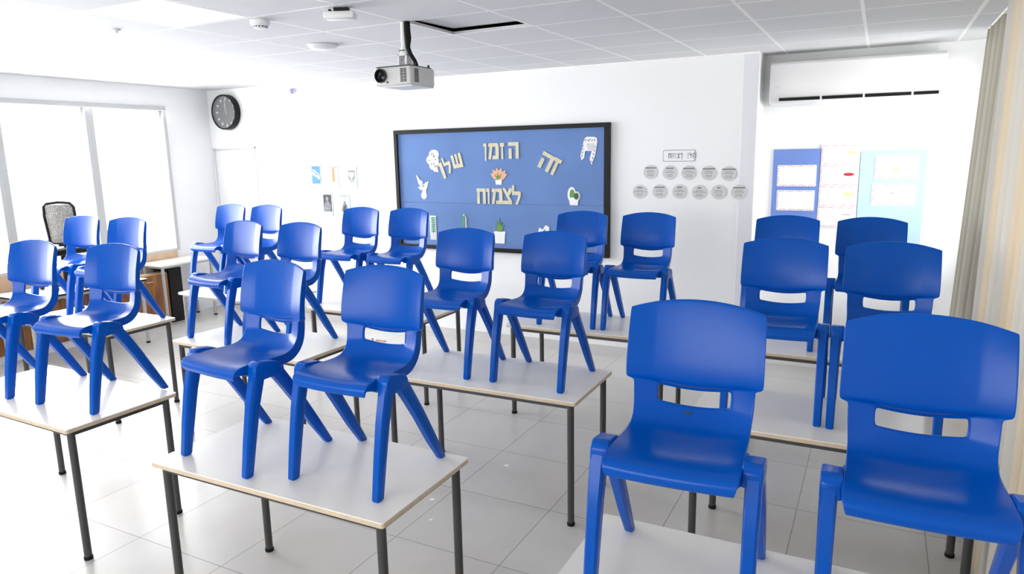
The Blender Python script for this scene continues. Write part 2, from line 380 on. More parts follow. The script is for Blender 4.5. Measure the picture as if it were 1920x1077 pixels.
MB().lathe([(0, 0), (.009, 0), (.009, .018), (0, .018)], (.11, -.06, -.27), 'z', 12).lathe([(0, 0), (.007, 0), (.007, .014), (0, .014)], (.125, .07, -.27), 'z', 12).build('screw_knob', MAT['steel'], r, smooth=True)
MB().tube([(0, 0, -.001), (0, 0, -.175)], .019, 20).build('pole', MAT['white'], r, smooth=True)
MB().box(-.035, -.022, -.03, .03, -.268, -.19).box(.022, .035, -.03, .03, -.268, -.19).box(-.035, .035, -.03, .03, -.20, -.188).lathe([(.024, -.19), (.024, -.155), (.0, -.155)], (0, 0, 0)).build('mount_bracket', MAT['white'], r, bevel=.002)
MB().box(-.02, .02, -.031, -.026, -.172, -.166).lathe([(0, 0), (.004, 0), (.004, .003), (0, .003)], (0, -.034, -.225), 'y', 8).build('bolt', MAT['steel'], r)
MB().tube([(.033, -.01, -.002), (.034, -.012, -.05), (.037, -.012, -.10), (.033, -.01, -.15), (.05, -.01, -.19), (.075, 0, -.235), (.085, .01, -.272)], [.020, .021, .022, .015, .012, .012, .010], 12).tube([(.047, -.02, -.03), (.055, -.02, -.07), (.052, -.02, -.11), (.036, -.018, -.15)], .005, 8).build('cable', MAT['rubber'], r, smooth=True)

# ------------------------------------------------------------------ clock
r = empty('wall_clock', (-7.63, YD, 2.59), 0, 'round wall clock with a black rim above the door in the far left corner', 'clock')
n = 64
MB().lathe([(.222, -.001), (.222, -.085), (.212, -.09), (.205, -.085), (.205, -.03), (.0, -.03), (0, -.001)], (0, 0, 0), 'y', n).build('rim', MAT['black'], r, smooth=True)
MB().lathe([(.204, -.031), (.204, -.038), (0, -.038)], (0, 0, 0), 'y', n).build('face', MAT['clock_face'], r)
mk = MB()
for k in range(12):
    a = 2*PI*k/12; s, c = math.sin(a), math.cos(a)
    def R(p): return (p[0]*c+p[1]*s, -p[0]*s+p[1]*c)
    mk.prism([R(p) for p in ((-.011, .150), (.011, .150), (.011, .185), (-.011, .185))], 'y', -.040, -.038)
mk.build('hour_marks', MAT['paper'], r)
def hand(name, a, L, w):
    s, c = math.sin(a), math.cos(a)
    R = lambda p: (p[0]*c+p[1]*s, -p[0]*s+p[1]*c)
    MB().prism([R((-w, -.03)), R((w, -.03)), R((w*.6, L)), R((-w*.6, L))], 'y', -.046, -.042).build(name, MAT['paper'], r)
hand('minute_hand', math.radians(-4), .155, .007); hand('hour_hand', math.radians(-8), .10, .010)
def clock_glass():
    m = bpy.data.materials.new('clock_glass'); m.use_nodes = True; nt = m.node_tree
    nt.nodes.remove(nt.nodes['Principled BSDF'])
    t = nt.nodes.new('ShaderNodeBsdfTransparent'); g = nt.nodes.new('ShaderNodeBsdfGlossy'); g.inputs['Roughness'].default_value = .01
    mx = nt.nodes.new('ShaderNodeMixShader'); mx.inputs[0].default_value = .22
    nt.links.new(t.outputs[0], mx.inputs[1]); nt.links.new(g.outputs[0], mx.inputs[2])
    nt.links.new(mx.outputs[0], nt.nodes['Material Output'].inputs[0]); return m
MB().lathe([(.206, -.078), (.206, -.081), (0, -.081), (0, -.078)], (0, 0, 0), 'y', n).build('glass', clock_glass(), r)

# ------------------------------------------------------------------ chair
def bake(me_obj):
    dg = bpy.context.evaluated_depsgraph_get()
    return bpy.data.meshes.new_from_object(me_obj.evaluated_get(dg))
def shell_parts(parent):
    #        y      z     hw    fy    fz     tc    te   e
    rows = [(-.212, .390, .172, .000, .004, .012, .012),
            (-.224, .412, .178, -.004, .004, .014, .014),
            (-.218, .434, .183, -.004, .005, .016, .026),
            (-.188, .446, .185, .000, .006, .016, .042),
            (-.120, .446, .184, .000, .010, .014, .046),
            (-.050, .437, .180, .000, .013, .013, .040),
            (.030, .434, .178, .004, .014, .013, .046),
            (.082, .443, .177, .016, .012, .013, .050),
            (.122, .468, .177, .030, .006, .013, .050),
            (.143, .497, .179, .037, .000, .013, .048),
            (.150, .519, .181, .038, .000, .013, .046),
            (.159, .566, .182, .040, .000, .013, .044),
            (.158, .576, .183, .040, .000, .018, .042),
            (.143, .583, .202, .030, -.001, .026, .036),
            (.139, .591, .206, .030, -.001, .028, .034),
            (.144, .640, .206, .031, -.003, .026, .032),
            (.156, .710, .205, .031, -.010, .024, .030),
            (.169, .775, .204, .029, -.020, .022, .026),
            (.180, .824, .203, .027, -.029, .016, .018),
            (.182, .831, .201, .027, -.031, .012, .012)]
    us = [-1, -.988, -.86, -.66, -.61, -.57, -.30, 0, .30, .57, .61, .66, .86, .988, 1]
    SB, ST = 10, 11
    def pt(i, j):
        y, z, hw, fy, fz, tc, te = rows[i]; u = us[j]
        y1, z1 = rows[min(i+1, len(rows)-1)][:2]; y0, z0 = rows[max(i-1, 0)][:2]
        if i in (12, 13, 14): y0, z0, y1, z1 = 0, 0, 0, 1
        ty, tz = y1-y0, z1-z0; L = math.hypot(ty, tz); ny, nz = -tz/L, ty/L
        zz = z+fz*u*u
        if 9 <= i <= 14:
            k = {9: .25, 10: 1, 11: 1, 12: 1, 13: .85, 14: .7}[i]
            zz -= .022*k*max(0, 1-(u/.75)**2)
        F = (hw*u, y-fy*abs(u)**(2.6 if i >= 12 else 2), zz)
        w = max(0, (abs(u)-.86)/.14)
        t = tc+(te-tc)*min(1, w)
        B = (hw*u*(1 if abs(u) < .9 else .985), F[1]-ny*t, F[2]-nz*t)
        return F, B
    nr, nc = len(rows), len(us); V = []
    for i in range(nr):
        for j in range(nc):
            a, b = pt(i, j); V += [a, b]
    idx = lambda i, j, s: 2*(i*nc+j)+s
    cells = {(i, j) for i in range(nr-1) for j in range(nc-1) if not (i == SB and us[j] >= -.611 and us[j+1] <= .611)}
    Fc, Mi = [], []
    for (i, j) in cells:
        m = 0 if i < 8 else 1
        Fc.append((idx(i, j, 0), idx(i, j+1, 0), idx(i+1, j+1, 0), idx(i+1, j, 0))); Mi.append(m)
        Fc.append((idx(i, j, 1), idx(i+1, j, 1), idx(i+1, j+1, 1), idx(i, j+1, 1))); Mi.append(m)
        for (ni, nj, a, b) in ((i-1, j, (i, j), (i, j+1)), (i+1, j, (i+1, j+1), (i+1, j)), (i, j-1, (i+1, j), (i, j)), (i, j+1, (i, j+1), (i+1, j+1))):
            if (ni, nj) not in cells:
                Fc.append((idx(*a, 0), idx(*a, 1), idx(*b, 1), idx(*b, 0))); Mi.append(m)
    me = bpy.data.meshes.new('shell'); me.from_pydata(V, [], Fc)
    me.materials.append(MAT['chair']); me.materials.append(MAT['chair'])
    me.polygons.foreach_set('material_index', Mi)
    bm = bmesh.new(); bm.from_mesh(me); bmesh.ops.delete(bm, geom=[v for v in bm.verts if not v.link_faces], context='VERTS')
    bmesh.ops.recalc_face_normals(bm, faces=bm.faces); bm.to_mesh(me); bm.free()
    me.polygons.foreach_set('use_smooth', [True]*len(me.polygons))
    o = bpy.data.objects.new('shell', me); C.objects.link(o)
    s = o.modifiers.new('s', 'SUBSURF'); s.levels = 2; s.render_levels = 2
    full = bake(o); C.objects.unlink(o); bpy.data.objects.remove(o)
    nrm = [tuple(v.normal) for v in full.vertices]
    res = []
    for k, name in ((0, 'seat'), (1, 'backrest')):
        mp, vs, fs, ns = {}, [], [], []
        for p in full.polygons:
            if p.material_index != k: continue
            f = []
            for vi in p.vertices:
                if vi not in mp: mp[vi] = len(vs); vs.append(tuple(full.vertices[vi].co)); ns.append(nrm[vi])
                f.append(mp[vi])
            fs.append(f)
        m2 = bpy.data.meshes.new(name); m2.from_pydata(vs, [], fs); m2.materials.append(MAT['chair'])
        m2.polygons.foreach_set('use_smooth', [True]*len(fs)); m2.normals_split_custom_set_from_vertices(ns)
        o = bpy.data.objects.new(name, m2); C.objects.link(o); o.parent = parent; res.append(o)
    return res

def sect(c, d, wx, wp, ch=.3):
    """octagonal cross-section centred c, in the plane of x and the perpendicular of d (in yz)"""
    p = Vector((0, -d[1], d[0]))
    pts = []
    for sx, sp in ((1, -1+ch*2), (1, 1-ch*2), (1-ch*2, 1), (-1+ch*2, 1), (-1, 1-ch*2), (-1, -1+ch*2), (-1+ch*2, -1), (1-ch*2, -1)):
        pts.append(Vector(c)+Vector((sx*wx/2, 0, 0))+p*(sp*wp/2))
    return pts
def hump_mesh(sx):
    """shoulder block that joins both legs to the side of the seat, its edges rounded"""
    mb = MB()
    mb.prism([(-.158, .405), (-.153, .446), (-.142, .461), (-.125, .466), (-.060, .456), (-.034, .446), (-.022, .43), (-.018, .40), (-.05, .386), (-.088, .390), (-.115, .388)], 'x', sx*.182, sx*.235)
    mb.prism([(-.150, .40), (-.146, .438), (.02, .430), (.03, .392), (-.05, .386)], 'x', sx*.150, sx*.184)
    bm = bmesh.new(); vs = [bm.verts.new(v) for v in mb.v]
    for f in mb.f: bm.faces.new([vs[i] for i in f])
    bmesh.ops.recalc_face_normals(bm, faces=bm.faces)
    bmesh.ops.bevel(bm, geom=list(bm.edges), offset=.006, segments=3, affect='EDGES', profile=.5)
    bm.verts.index_update()
    r = ([tuple(v.co) for v in bm.verts], [tuple(v.index for v in f.verts) for f in bm.faces]); bm.free(); return r
def chair_leg(parent, sx, front):
    mb = MB()
    if front:   # x, y, z, width across, width along
        path = [(.213, -.219, 0, .028, .034), (.213, -.218, .007, .035, .044), (.213, -.195, .14, .037, .047), (.213, -.166, .29, .040, .052),
                (.213, -.138, .395, .043, .056), (.212, -.124, .440, .043, .050)]
    else:
        path = [(.213, .214, 0, .024, .034), (.213, .211, .006, .030, .042), (.213, .140, .12, .034, .045), (.213, .062, .25, .038, .049),
                (.211, -.005, .355, .041, .053), (.209, -.042, .41, .044, .056), (.209, -.060, .430, .042, .04)]
    secs = []
    for i, (x, y, z, wx, wp) in enumerate(path):
        a = path[max(i-1, 0)]; b = path[min(i+1, len(path)-1)]
        if i <= 1: a, b = path[1], path[2]
        d = Vector((b[1]-a[1], b[2]-a[2])).normalized()
        s_ = sect((sx*x, y, z), (d.x, d.y), wx, wp, .15)
        if i <= 1:
            k = 1/max(abs(d.y), .5)   # feet are cut level with the table top
            s_ = [Vector((p.x, y+(p.y-y)*k*.9 + 0, z)) for p in s_]
        secs.append(s_)
    mb.loft(secs)
    o_v, o_f = hump_mesh(sx) if front else ([], [])
    if front: mb.add(o_v, o_f)
    return mb.build('leg', MAT['chair'], parent, smooth=True)

def make_chair():
    r = empty('classroom_chair', (0, 0, 0), 0)
    shell_parts(r)
    for sx in (-1, 1):
        chair_leg(r, sx, True); chair_leg(r, sx, False)
    return r
chair0 = make_chair(); register(chair0)

# ------------------------------------------------------------------ tables
TH = .72
def make_table(L, W, frame, lamtop, name='classroom_table', legr=.0185, H=TH, edge=None):
    r = empty(name, (0, 0, 0))
    t = MB()
    n = 5; rc = .012
    pts = []
    for cx, cy, a0 in ((L/2-rc, W/2-rc, 0), (-L/2+rc, W/2-rc, 90), (-L/2+rc, -W/2+rc, 180), (L/2-rc, -W/2+rc, 270)):
        for k in range(n+1):
            a = math.radians(a0+90*k/n); pts.append((cx+rc*math.cos(a), cy+rc*math.sin(a)))
    t.prism(pts, 'z', H-.004, H, 0); t.prism(pts, 'z', H-.022, H-.004, 1)
    t.build('tabletop', [lamtop, edge or MAT['edge']], r)
    ins = .043
    f = MB(); a, b = L/2-ins, W/2-ins; s = .0125; z0, z1 = H-.052, H-.022
    f.box(-a, a, -b-s, -b+s, z0, z1).box(-a, a, b-s, b+s, z0, z1).box(-a-s, -a+s, -b, b, z0, z1).box(a-s, a+s, -b, b, z0, z1)
    f.build('frame', frame, r, bevel=.002)
    for sx, sy in ((-1, -1), (1, -1), (1, 1), (-1, 1)):
        lg = MB().tube([(sx*a, sy*b, .012), (sx*a, sy*b, H-.022)], legr, 20).build('leg', frame, r, smooth=True)
        MB().lathe([(0, 0), (legr+.002, 0), (legr+.003, .004), (legr+.003, .016), (legr-.001, .02), (0, .02)], (sx*a, sy*b, 0), n=20).build('foot_cap', MAT['rubber'], lg, smooth=True)
    return r
table0 = make_table(1.236, .606, MAT['steel'], MAT['lam']); register(table0)
table1 = make_table(1.236, .606, MAT['steel_l'], MAT['lam'], edge=MAT['white']); register(table1)
G = 'rectangular classroom tables carrying blue chairs'
tables = {
 'T1': (-4.032, 2.172, -.018, 0, 'white table with dark steel legs cut by the left edge of the photo'),
 'T2': (-2.098, 2.108, .010, 0, 'white foreground table left of centre, nearly all of its top showing beneath two blue chairs'),
 'T4': (-.181, 1.912, 0, 0, 'white table at the bottom right corner beneath the two largest blue chairs'),
 'T9': (-5.688, 3.428, .006, 0, 'white table right behind the one cut by the left edge of the photo'),
 'T8': (-3.822, 3.513, -.019, 0, 'white table behind the foreground table, with a rolled paper lying on it'),
 'T3': (-1.946, 3.516, .016, 0, 'white table in the middle of the photo, between the foreground table and the largest chairs'),
 'T5': (-.141, 3.525, .005, 0, 'white table seen between the two largest chairs, with a dark rail along its front'),
 'T11': (-5.413, 4.795, 0, 1, 'pale-legged table near the door at the far left, below the small picture cards'),
 'T12': (-3.725, 4.767, 0, 0, 'white back row table below the left half of the blue bulletin board'),
 'T7': (-1.840, 4.899, .005, 0, 'white table in the back row below the round wall cards'),
 'T6': (-.141, 4.883, 0, 0, 'white table in the back row at the right, below the air conditioner'),
}
used = [False, False]
TOBJ = {}
for k, (x, y, a, v, lab) in tables.items():
    src = (table0, table1)[v]
    o = copy_tree(src) if used[v] else src
    used[v] = True
    o.location = (x, y, 0); o.rotation_euler = (0, 0, a); tag(o, lab, 'table', G); TOBJ[k] = o

CZH = TH
chairs = [
 (-4.41, 2.21, 4, 'blue chair on the left foreground table, seat cut by the photo edge'),
 (-3.735, 2.26, 4, 'blue plastic chair on the left foreground table, right one of its pair'),
 (-2.396, 2.111, -5.9, 'left one of the two blue chairs on the foreground table left of centre'),
 (-1.810, 2.16, -0.3, 'right one of the two blue chairs on the foreground table left of centre'),
 (-0.458, 1.943, 2.5, 'large blue chair in the right foreground with an ink mark below its slot'),
 (0.148, 1.985, 1.5, 'largest blue chair, cut by the right edge of the photo, in front of the curtain'),
 (-2.25, 3.555, -1, 'left blue chair on the middle table, its top just below the paper aloe'),
 (-1.658, 3.564, -2.5, 'right blue chair on the middle table, below the paper small bouquet'),
 (-0.4, 3.62, 1, 'left dark blue chair on the table directly behind the two largest chairs'),
 (0.08, 3.62, 1, 'right dark blue chair on the table directly behind the two largest chairs'),
 (-0.536, 4.93, 0, 'back row blue chair whose top edge stands below the dark blue wall panel'),
 (-0.026, 4.93, 0, 'back row blue chair whose backrest stands below the pale blue wall panel'),
 (-2.015, 4.92, 2, 'back row blue chair overlapping the lower right corner of the bulletin board'),
 (-1.5, 4.93, -1, 'back row blue chair standing free against the white wall right of the bulletin board'),
 (-4.15, 3.53, -5, 'blue chair directly behind the left one of the foreground pair, seat pointing left'),
 (-3.612, 3.55, -3, 'blue chair rising between the two chairs of the foreground pair'),
 (-5.958, 3.46, 5, 'pale sunlit blue chair in front of the mesh office chair'),
 (-5.359, 3.46, 5, 'sunlit blue chair in front of the pane beside the narrow window table'),
 (-5.771, 4.84, -2, 'back row blue chair near the door, left one'),
 (-5.279, 4.84, -2, 'back row blue chair near the door, right one, below the door handle side'),
 (-4.128, 4.85, -2, 'back row blue chair below the two grey portrait cards'),
 (-3.604, 4.85, -2, 'back row blue chair overlapping the lower left corner of the bulletin board'),
]
for i, (x, y, a, lab) in enumerate(chairs):
    o = chair0 if i == 0 else copy_tree(chair0)
    o.location = (x, y, CZH); o.rotation_euler = (0, 0, math.radians(a))
    tag(o, lab, 'chair', 'blue chairs put up on the tables')
    if 'ink mark' in lab:
        mk = MB().prism(arc((0, 0), .012, .003, 0, 345, 16), 'y', -.0008, .004).build('ink_mark', MAT['ink_d'], o, loc=(-.012, .1285, .482)); mk['label'] = 'small dark ink mark'

# ------------------------------------------------------------------ window side furniture
r = make_table(1.25, .60, MAT['steel_l'], MAT['lam'], 'side_table', edge=MAT['black'])
r.location = (-7.375, 4.29, 0); r.rotation_euler = (0, 0, PI/2); tag(r, 'white side table with a black edge along the window wall, behind the left chairs', 'table')
r = make_table(.78, .42, MAT['steel_l'], MAT['lam'], 'window_table', H=.76, edge=MAT['lam'])
r.location = (-7.74, 5.82, 0); r.rotation_euler = (0, 0, PI/2+.0); tag(r, 'narrow white table with pale legs under the right end of the window', 'table')
def cabinet(y0, y1, label, x0=0):
    r = empty('low_cabinet', (-7.98, (y0+y1)/2, 0), 0, label, 'cabinet', 'brown low cabinets along the window wall')
    h = (y1-y0)/2-.004
    MB().box(x0, .27, -h, h, .08, .64).build('carcass', MAT['wood'], r)
    MB().box(x0, .26, -h, h, 0, .08).build('plinth', MAT['white'], r)
    for a, b in ((-h, -.003), (.003, h)):
        dd = MB().box(.27, .288, a+.004, b-.002, .09, .63).build('door', MAT['cabinet'], r, bevel=.002)
        MB().box(.288, .297, (a+b)/2-.04, (a+b)/2+.04, .55, .562).build('door_handle', MAT['handle'], dd)
cabinet(2.95, 3.75, 'brown low cabinet at the left edge of the photo, seen under the chair legs')
cabinet(3.76, 4.62, 'brown low cabinet in the middle of the window wall, mostly behind the left chairs')
cabinet(4.63, 5.62, 'brown low cabinet with red tinge under the narrow window table', .11)
o = MB().box(-7.98, -7.70, 5.64, 5.82, 0, .68).build('bag_rack', MAT['black'], bevel=.006)
tag(o, 'narrow black upright box at the right end of the brown cabinets', 'box')

# mesh office chair standing on the side table
r = empty('office_chair', (-7.36, 4.22, TH), 0, 'office chair with black frame and grey mesh back by the window', 'office chair')
def mesh_fabric():
    m = bpy.data.materials.new('grey_mesh_fabric'); m.use_nodes = True; nt = m.node_tree; b = nt.nodes['Principled BSDF']
    b.inputs['Base Color'].default_value = (.22, .21, .2, 1); b.inputs['Roughness'].default_value = .7
    tc = nt.nodes.new('ShaderNodeTexCoord'); vo = nt.nodes.new('ShaderNodeTexVoronoi'); vo.inputs['Scale'].default_value = 170
    nt.links.new(tc.outputs['Object'], vo.inputs['Vector'])
    gt = nt.nodes.new('ShaderNodeMath'); gt.operation = 'GREATER_THAN'; gt.inputs[1].default_value = .22
    nt.links.new(vo.outputs['Distance'], gt.inputs[0]); nt.links.new(gt.outputs[0], b.inputs['Alpha']); return m
ox, oz = 0, 0
def bp(u, v):   # backrest surface: u across along y+x, v upward
    lean = -.10*v
    return Vector((.11*u + .03, .08*u+.02, .47+.38*v)) + Vector((-.08*v, .03*v, 0))
ring = [(-1, 0), (-1.05, .3), (-1.12, .7), (-1.05, .95), (-.8, 1.03), (0, 1.06), (.8, 1.03), (1.02, .93), (1.02, .6), (.9, .3), (.8, 0), (0, -.03)]
MB().tube([bp(*p) for p in ring+ring[:1]], .014, 10).build('back_frame', MAT['black'], r, smooth=True)
g = MB(); gv = []; gf = []
NU, NV = 8, 8
for j in range(NV+1):
    for i in range(NU+1):
        u = -1+2*i/NU; v = j/NV; p = bp(u*(.95+.08*v), v)+Vector((.02*(1-u*u), -.03*(1-u*u), 0)); gv.append(p)
for j in range(NV):
    for i in range(NU):
        a = j*(NU+1)+i; gf.append((a, a+1, a+NU+2, a+NU+1))
g.add(gv, gf); g.build('back_mesh', mesh_fabric(), r, smooth=True)
MB().box(-.2, .2, -.2, .2, .36, .42).build('seat', MAT['black'], r, bevel=.02, smooth=True)
MB().tube([(-.02, .02, .47), (-.03, .08, .40), (0, .02, .37)], .02, 10).tube([(0, 0, .06), (0, 0, .36)], .025, 14).build('gas_column', MAT['black'], r, smooth=True)
bs = MB()
for k in range(5):
    a = 2*PI*k/5+.3; bs.tube([(0, 0, .075), (.22*math.cos(a), .22*math.sin(a), .05)], [.022, .014], 8)
base = bs.build('base', MAT['black'], r, smooth=True)
for k in range(5):
    a = 2*PI*k/5+.3; MB().lathe([(0, -.012), (.024, -.012), (.024, .012), (0, .012)], (.22*math.cos(a), .22*math.sin(a), .0245), 'y', 16).build('caster', MAT['black'], base, smooth=True)
MB().tube([(.18, -.05, .38), (.24, -.05, .45), (.24, -.16, .47), (.24, .14, .47)], .013, 8).tube([(-.18, -.05, .38), (-.24, -.05, .45), (-.24, -.16, .47), (-.24, .14, .47)], .013, 8).build('armrest', MAT['black'], r, smooth=True)

# rolled paper on the table behind the foreground pair
o = MB().tube([(-.11, -.01, 0), (.08, .012, 0)], .014, 16).build('paper_roll', MAT['paper'], smooth=True, loc=(-3.15, 3.76, TH+.0145)); tag(o, 'white rolled sheet of paper seen through the slot of a foreground chair', 'paper')
o = MB().tube([(-.03, 0, 0), (.05, 0, 0)], .006, 10).build('crayon', MAT['peach'], smooth=True, loc=(-3.03, 3.80, TH+.0065)); tag(o, 'short orange crayon lying beside the rolled sheet of paper', 'crayon')
# scraps of paper on the floor
for (x, y, s, a, lab) in ((-2.03, 3.77, .016, .3, 'tiny white paper scrap on the floor under the middle table'), (-2.213, 3.177, .014, 1.0, 'tiny white paper scrap on the floor right of the foreground table corner'), (-2.09, 2.98, .009, .6, 'smaller paper scrap on the floor close to the foreground table corner')):
    o = MB().prism([(-s, -s*.6), (s*.9, -s*.8), (s*1.1, s*.3), (.1*s, s), (-s*.8, s*.5)], 'z', 0, .003).build('paper_scrap', MAT['paper'], loc=(x, y, .0005)); o.rotation_euler = (0, 0, a)
    tag(o, lab, 'paper scrap', 'paper scraps on the floor')

# ------------------------------------------------------------------ bulletin board
BX0, BX1, BZ0, BZ1 = -4.79, -2.29, .975, 2.265
r = empty('bulletin_board', (0, 0, 0), 0, 'blue felt bulletin board in a black frame on the far wall', 'bulletin board')
w = .042
MB().box(BX0, BX1, YB-.045, YB-.001, BZ0, BZ0+w).box(BX0, BX1, YB-.045, YB-.001, BZ1-w, BZ1).box(BX0, BX0+w, YB-.045, YB-.001, BZ0+w, BZ1-w).box(BX1-w*1.3, BX1, YB-.045, YB-.001, BZ0+w, BZ1-w).build('frame', MAT['black'], r, bevel=.002)
MB().box(BX0+w, BX1-w, YB-.02, YB-.001, BZ0+w, 1.482).box(BX0+w, BX1-w, YB-.021, YB-.001, 1.484, BZ1-w).build('felt', MAT['felt'], r)
YS = YB-.0225
def B4(x0, z0, x1, z1): return [(x0, z0), (x1, z0), (x1, z1), (x0, z1)]
LET = {
 'he': [B4(.0, .78, .98, 1), B4(.70, 0, .98, .8), B4(.04, 0, .32, .62)],
 'zayin': [B4(0, .78, .62, 1), [(.20, 0), (.46, 0), (.42, .8), (.20, .8)]],
 'mem': [B4(.28, .78, .90, 1), [(.68, 0), (.98, 0), (.98, .78), (.90, 1), (.68, .9)], B4(.38, 0, .98, .22), [(0, 0), (.24, 0), (.42, .86), (.20, .92)], [(0, .82), (.22, .72), (.34, 1), (.06, 1)]],
 'nun_sofit': [B4(0, .80, .58, 1), [(.26, -.10), (.50, -.10), (.58, 1), (.26, 1)]],
 'vav': [B4(0, .78, .58, 1), [(.28, 0), (.54, 0), (.58, 1), (.28, 1)]],
 'het': [B4(0, .78, .98, 1), B4(.70, 0, .98, .8), [(.04, 0), (.34, 0), (.34, .8), (.08, .8)]],
 'tsadi': [B4(.0, 0, .98, .22), [(.66, .2), (.96, .2), (.30, 1), (.0, 1)], [(.60, .42), (.44, .62), (.72, 1), (.98, 1), (.98, .8)]],
 'lamed': [B4(.0, .70, .24, 1.18), B4(.0, .58, .95, .80), [(.66, .80), (.95, .80), (.90, .42), (.60, .0), (.34, .0), (.64, .45)]],
 'shin': [[(0, .1), (1, 0), (1, .28), (.1, .34)], [(0, .1), (.26, .2), (.26, 1), (.02, 1)], [(.42, .2), (.58, .2), (.64, 1), (.40, 1)], [(.76, .1), (1, .1), (1.02, 1), (.76, 1)]],
 'kaf_sofit': [B4(0, .78, .88, 1), [(.56, -.28), (.84, -.28), (.88, 1), (.56, 1)]],
}
def letter(kind, x, z, wd, ht, rot, label):
    wd *= 1.12; ht *= 1.03
    c, s = math.cos(math.radians(rot)), math.sin(math.radians(rot)); mb = MB()
    for poly in LET[kind]:
        q = []
        for a, b in poly:
            a = (a-.5)*wd; b = (b-.5)*ht; q.append((a*c-b*s, a*s+b*c))
        mb.prism(q, 'y', -.006-.0006*LET[kind].index(poly), .0003*LET[kind].index(poly))
    o = mb.build('paper_letter', MAT['letter'], loc=(x, YS, z)); tag(o, label, 'letter', 'gold letters on the bulletin board')
letter('nun_sofit', -3.632, 2.02, .062, .155, 0, 'gold letter nun, leftmost of the top centre word')
letter('mem', -3.545, 2.02, .112, .158, 0, 'gold letter mem, second from the left in the top centre word')
letter('zayin', -3.430, 2.02, .075, .158, 0, 'gold letter zayin, third from the left in the top centre word')
letter('he', -3.315, 2.024, .108, .160, 0, 'gold letter he, rightmost of the top centre word')
letter('kaf_sofit', -4.205, 1.835, .105, .135, 22, 'gold letter final kaf, lowest in the slanting word at the upper left')
letter('lamed', -4.108, 1.872, .085, .150, 20, 'gold letter lamed, middle of the slanting word at the upper left')
letter('shin', -3.990, 1.922, .110, .150, 16, 'gold letter shin, last on the right of the slanting word at the upper left')
letter('he', -2.955, 1.905, .125, .165, -28, 'gold letter he, left in the slanting two-letter word at the upper right')
letter('zayin', -2.835, 1.845, .120, .170, -28, 'gold letter zayin, right in the slanting two-letter word at the upper right')
letter('het', -3.705, 1.560, .098, .155, 0, 'gold letter het, leftmost of the bottom word')
letter('vav', -3.610, 1.560, .062, .155, 0, 'gold letter vav, second from the left in the bottom word')
letter('mem', -3.515, 1.560, .115, .155, 0, 'gold letter mem in the middle of the bottom word')
letter('tsadi', -3.398, 1.562, .102, .160, 0, 'gold letter tsadi, fourth from the left in the bottom word')
letter('lamed', -3.288, 1.562, .095, .160, 0, 'gold letter lamed, rightmost of the bottom word')

def cut(name, loc, label, cat, parts, group='paper plants on the bulletin board'):
    """parts: (name, material, [polygons], depth)"""
    r = empty(name, (loc[0], YS, loc[1]), 0, label, cat, group)
    for nm, m, polys, d0 in parts:
        mb = MB()
        for q_, p in enumerate(polys): mb.prism(p, 'y', -d0-.0022-.0002*q_*.5, -d0+.0001*q_)
        mb.build(nm, m, r)
    return r
def leaf(x, z, a, L, w):
    c, s = math.cos(math.radians(a)), math.sin(math.radians(a))
    return [(x+u*c-v*s, z+u*s+v*c) for u, v in ((0, -w*.4), (L*.4, -w), (L, 0), (L*.4, w), (0, w*.4))]
def pot(w, h, z0): return [(-w*.42, z0), (w*.42, z0), (w*.5, z0+h), (-w*.5, z0+h)]
cut('paper_flower', (-3.497, 1.78), 'peach flower in a white pot cut from paper at the centre of the board', 'paper plant', [
    ('petals', MAT['peach'], [leaf(0, -.04, a, l, .034) for a, l in ((150, .11), (125, .12), (100, .12), (72, .12), (45, .125), (25, .12))], .001),
    ('leaf_blades', MAT['green'], [leaf(.0, -.045, a, .07, .008) for a in (60, 100, 135)], .004), ('pot', MAT['paper'], [pot(.078, .058, -.10)], .001)])
cut('paper_aloe', (-3.497, 1.19), 'green aloe in a white pot cut from paper at the bottom centre of the board', 'paper plant', [
    ('leaf_blades', MAT['green'], [leaf(0, 0, a, l, .013) for a, l in ((128, .09), (110, .12), (92, .15), (75, .11), (55, .10))], .001), ('pot', MAT['paper'], [pot(.13, .125, -.122), B4(-.068, -.015, .068, .004)], .001)])
cut('paper_cactus', (-2.66, 1.56), 'green prickly cactus in a white pot cut from paper at the right of the board', 'paper plant', [
    ('backing', MAT['paper'], [arc((-.022, .025), .045, .075, 0, 360, 20), arc((.03, .01), .037, .047, 0, 360, 16)], .0005),
    ('cactus_pad', MAT['green'], [arc((-.018, .022), .027, .055, 0, 360, 18)], .0035), ('small_cactus_pad', MAT['green_d'], [arc((.027, .01), .025, .033, 0, 360, 16)], .0065), ('pot', MAT['paper'], [pot(.10, .075, -.078)], .004)])
cut('paper_hanging_plant', (-2.495, 2.06), 'white and green trailing plant cut from paper at the upper right corner of the board', 'paper plant', [
    ('foliage', MAT['paper'], [[(-.055, .06), (-.03, .078), (.05, .075), (.075, .06), (.07, -.02), (.025, -.055), (-.045, -.055)], [(-.06, .045), (-.035, .03), (-.055, -.12), (-.085, -.145), (-.095, -.10)], [(.045, .03), (.08, .04), (.055, -.10), (.02, -.19), (.0, -.13)]], .001),
    ('leaf_print', MAT['ink'], [leaf(-.05+.02*k, .05+.006*(k % 2), 200+30*(k % 3), .022, .005) for k in range(6)]+[leaf(-.065-.004*k, .0-.03*k, 250, .02, .005) for k in range(4)]+[leaf(.05-.008*k, -.01-.035*k, 290, .02, .005) for k in range(5)], .004),
    ('flower_basket', MAT['paper_g'], [[(-.035, .015), (.045, .015), (.03, -.045), (-.02, -.045)]], .004)])
